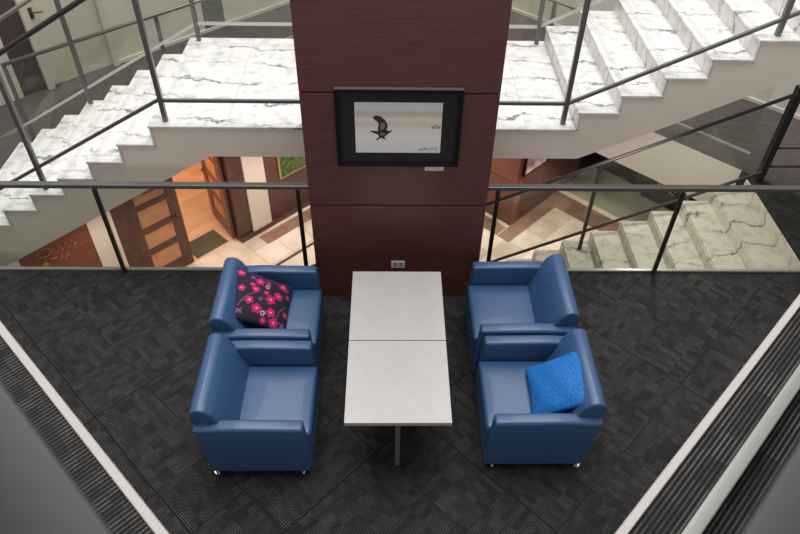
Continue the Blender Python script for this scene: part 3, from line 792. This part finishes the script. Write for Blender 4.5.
sg = thing('wall_sign', 'ivory script and gold leaf emblem on the red wood wall panel below', 'sign', (*xy(1.55, 7.81), -1.55))
def wall_pts(pts): return [(p[0], 7.806, p[1]) for p in pts]
bm = newbm()
tube(bm, wall_pts([(1.47 + .085 * math.cos(t), -1.315 + .065 * math.sin(t)) for t in [k * .42 for k in range(16)]]), .0035, 6, ROT45)
tube(bm, wall_pts([(1.52, -1.43), (1.56, -1.47), (1.60, -1.455)]), .0035, 6, ROT45)
for k in range(4):
    x0 = 1.56 + k * .085
    tube(bm, wall_pts([(x0, -1.37), (x0 + .025, -1.31), (x0 + .05, -1.37), (x0 + .03, -1.40), (x0 + .075, -1.385)]), .003, 6, ROT45)
tube(bm, wall_pts([(1.62, -1.56), (1.66, -1.47), (1.69, -1.56), (1.74, -1.48), (1.76, -1.55)]), .003, 6, ROT45)
obj('lettering', bm, M_IVORY, sg)
bm = newbm()
for k, ang in enumerate((-60, -30, 0, 30, 60)):
    A = math.radians(90 + ang); L_ = .075 - abs(ang) * .0004
    tip = (1.43 + math.cos(A) * L_, -1.52 + math.sin(A) * L_); nx, nz2 = -math.sin(A), math.cos(A); mid = (1.43 + math.cos(A) * L_ * .55, -1.52 + math.sin(A) * L_ * .55)
    prism(bm, [(1.43, -1.52), (mid[0] + nx * .02, mid[1] + nz2 * .02), tip, (mid[0] - nx * .02, mid[1] - nz2 * .02)], 7.803, 7.812, 'xz', ROT45)
obj('emblem', bm, M_GOLD, sg)

# planting at the foot of the dark wall, right
pl = thing('planter', 'low dark planter against the dark wall of the lower floor', 'planter', (*xy(10.38, 3.3), ZG))
bm = newbm(); abox(bm, 10.28, 10.49, 2.5, 3.75, ZG + .007, ZG + .16, bevel=.008); obj('trough', bm, M_SOIL, pl)
for k, bb in enumerate((2.72, 2.98, 3.24, 3.50)):
    p = thing('potted_plant', 'small white flowering plant in the dark planter below', 'plant', (*xy(10.385, bb), ZG + .16), k * 1.3, 'white flowering plants in the planter')
    bm = newbm()
    for q in range(22):
        a = q * 2.4 + k; el = .35 + .9 * ((q * 37 % 11) / 11); Ln = .09 + .05 * ((q * 53 % 7) / 7)
        tip = Vector((math.cos(a) * math.cos(el), math.sin(a) * math.cos(el), math.sin(el))) * Ln
        sd = Vector((-math.sin(a), math.cos(a), 0)) * .018; up = Vector((0, 0, .004))
        v = [bm.verts.new(c) for c in (Vector((0, 0, .0)), tip * .55 + sd + up, tip, tip * .55 - sd + up)]
        bm.faces.new(v)
    bmesh.ops.solidify(bm, geom=bm.faces[:], thickness=.002)
    obj('foliage', bm, M_LEAF, p, True)
    bm = newbm()
    for q in range(5):
        t = bmesh.new(); bmesh.ops.create_icosphere(t, subdivisions=1, radius=.022, matrix=Matrix.Translation((.05 * math.cos(q * 1.9), .05 * math.sin(q * 1.9), .105 + .015 * (q % 3)))); merge(bm, t)
    obj('blossoms', bm, M_BLOSSOM, p, True)

# ------------------------------------------------------------------ LIGHT
W = bpy.data.worlds.new('World'); S.world = W; W.use_nodes = True
bg = W.node_tree.nodes['Background']; bg.inputs[0].default_value = (1.0, .975, .965, 1); bg.inputs[1].default_value = .64
def area(name, loc, size, energy, col, rot=(0, 0, 0), spread=None):
    l = bpy.data.lights.new(name, 'AREA'); l.shape = 'RECTANGLE'; l.size, l.size_y = size; l.energy = energy; l.color = col
    if spread: l.spread = spread
    o = bpy.data.objects.new(name, l); COL.objects.link(o); o.location = loc; o.rotation_euler = rot; return o
def spot(name, loc, energy, col, ang=80, blend=.6, rad=.06, rot=(0, 0, 0)):
    l = bpy.data.lights.new(name, 'SPOT'); l.energy = energy; l.color = col; l.spot_size = math.radians(ang); l.spot_blend = blend; l.shadow_soft_size = rad
    o = bpy.data.objects.new(name, l); COL.objects.link(o); o.location = loc; o.rotation_euler = rot; return o
area('skylight_lamp', (.2, 8.0, 14.0), (10.0, 14.0), 2700, (1, .985, .975))
for i, (a, b) in enumerate(((4.2, 6.9), (5.6, 6.9), (7.0, 6.2), (2.2, 6.9))):
    spot('downlight_ground_%d' % i, (*xy(a, b), -.4), 85, (1, .87, .76), 110)
spot('downlight_corridor', (*xy(8.3, 4.1), -.68), 200, (1, .92, .82), 75, .4)
area('room_lamp', (*xy(4.0, 9.0), -.68), (1.6, 1.6), 45, (1, .80, .60)); area('room_lamp_back', (*xy(4.2, 11.4), -.68), (2, 2), 40, (1, .66, .36))
spot('fill_stairwell', (2.9, 5.8, .9), 62, (1, .95, .90), 165)  # added fill lamp, brightens the lower steps and the pale fascia

# ------------------------------------------------------------------ CAMERA
cam = bpy.data.cameras.new('camera'); co = bpy.data.objects.new('camera', cam); COL.objects.link(co)
Rr = Vector((0.9997878519, -0.0124708323, 0.0163929718)); U = Vector((-0.003279101, 0.6893585454, 0.7244128956)); F = Vector((0.0203346669, 0.724312967, -0.6891714062))
mw = Matrix((Rr, U, -F)).transposed().to_4x4(); mw.translation = Vector((0, 0, 4.7)); co.matrix_world = mw
cam.sensor_width = 36; cam.lens = 678.433 * 36 / 800; cam.shift_x = (400 - 403.08) / 800
cam.clip_start = .02; cam.clip_end = 100
cam.dof.use_dof = True; cam.dof.focus_distance = 5.6; cam.dof.aperture_fstop = 3.6
S.camera = co
vs = S.view_settings
vs.view_transform = 'Standard'; vs.look = 'None'; vs.exposure = 0; vs.gamma = 1; vs.use_curve_mapping = False
S.cycles.max_bounces = 10; S.cycles.transparent_max_bounces = 24; S.cycles.sample_clamp_indirect = 6
S.cycles.use_denoising = True
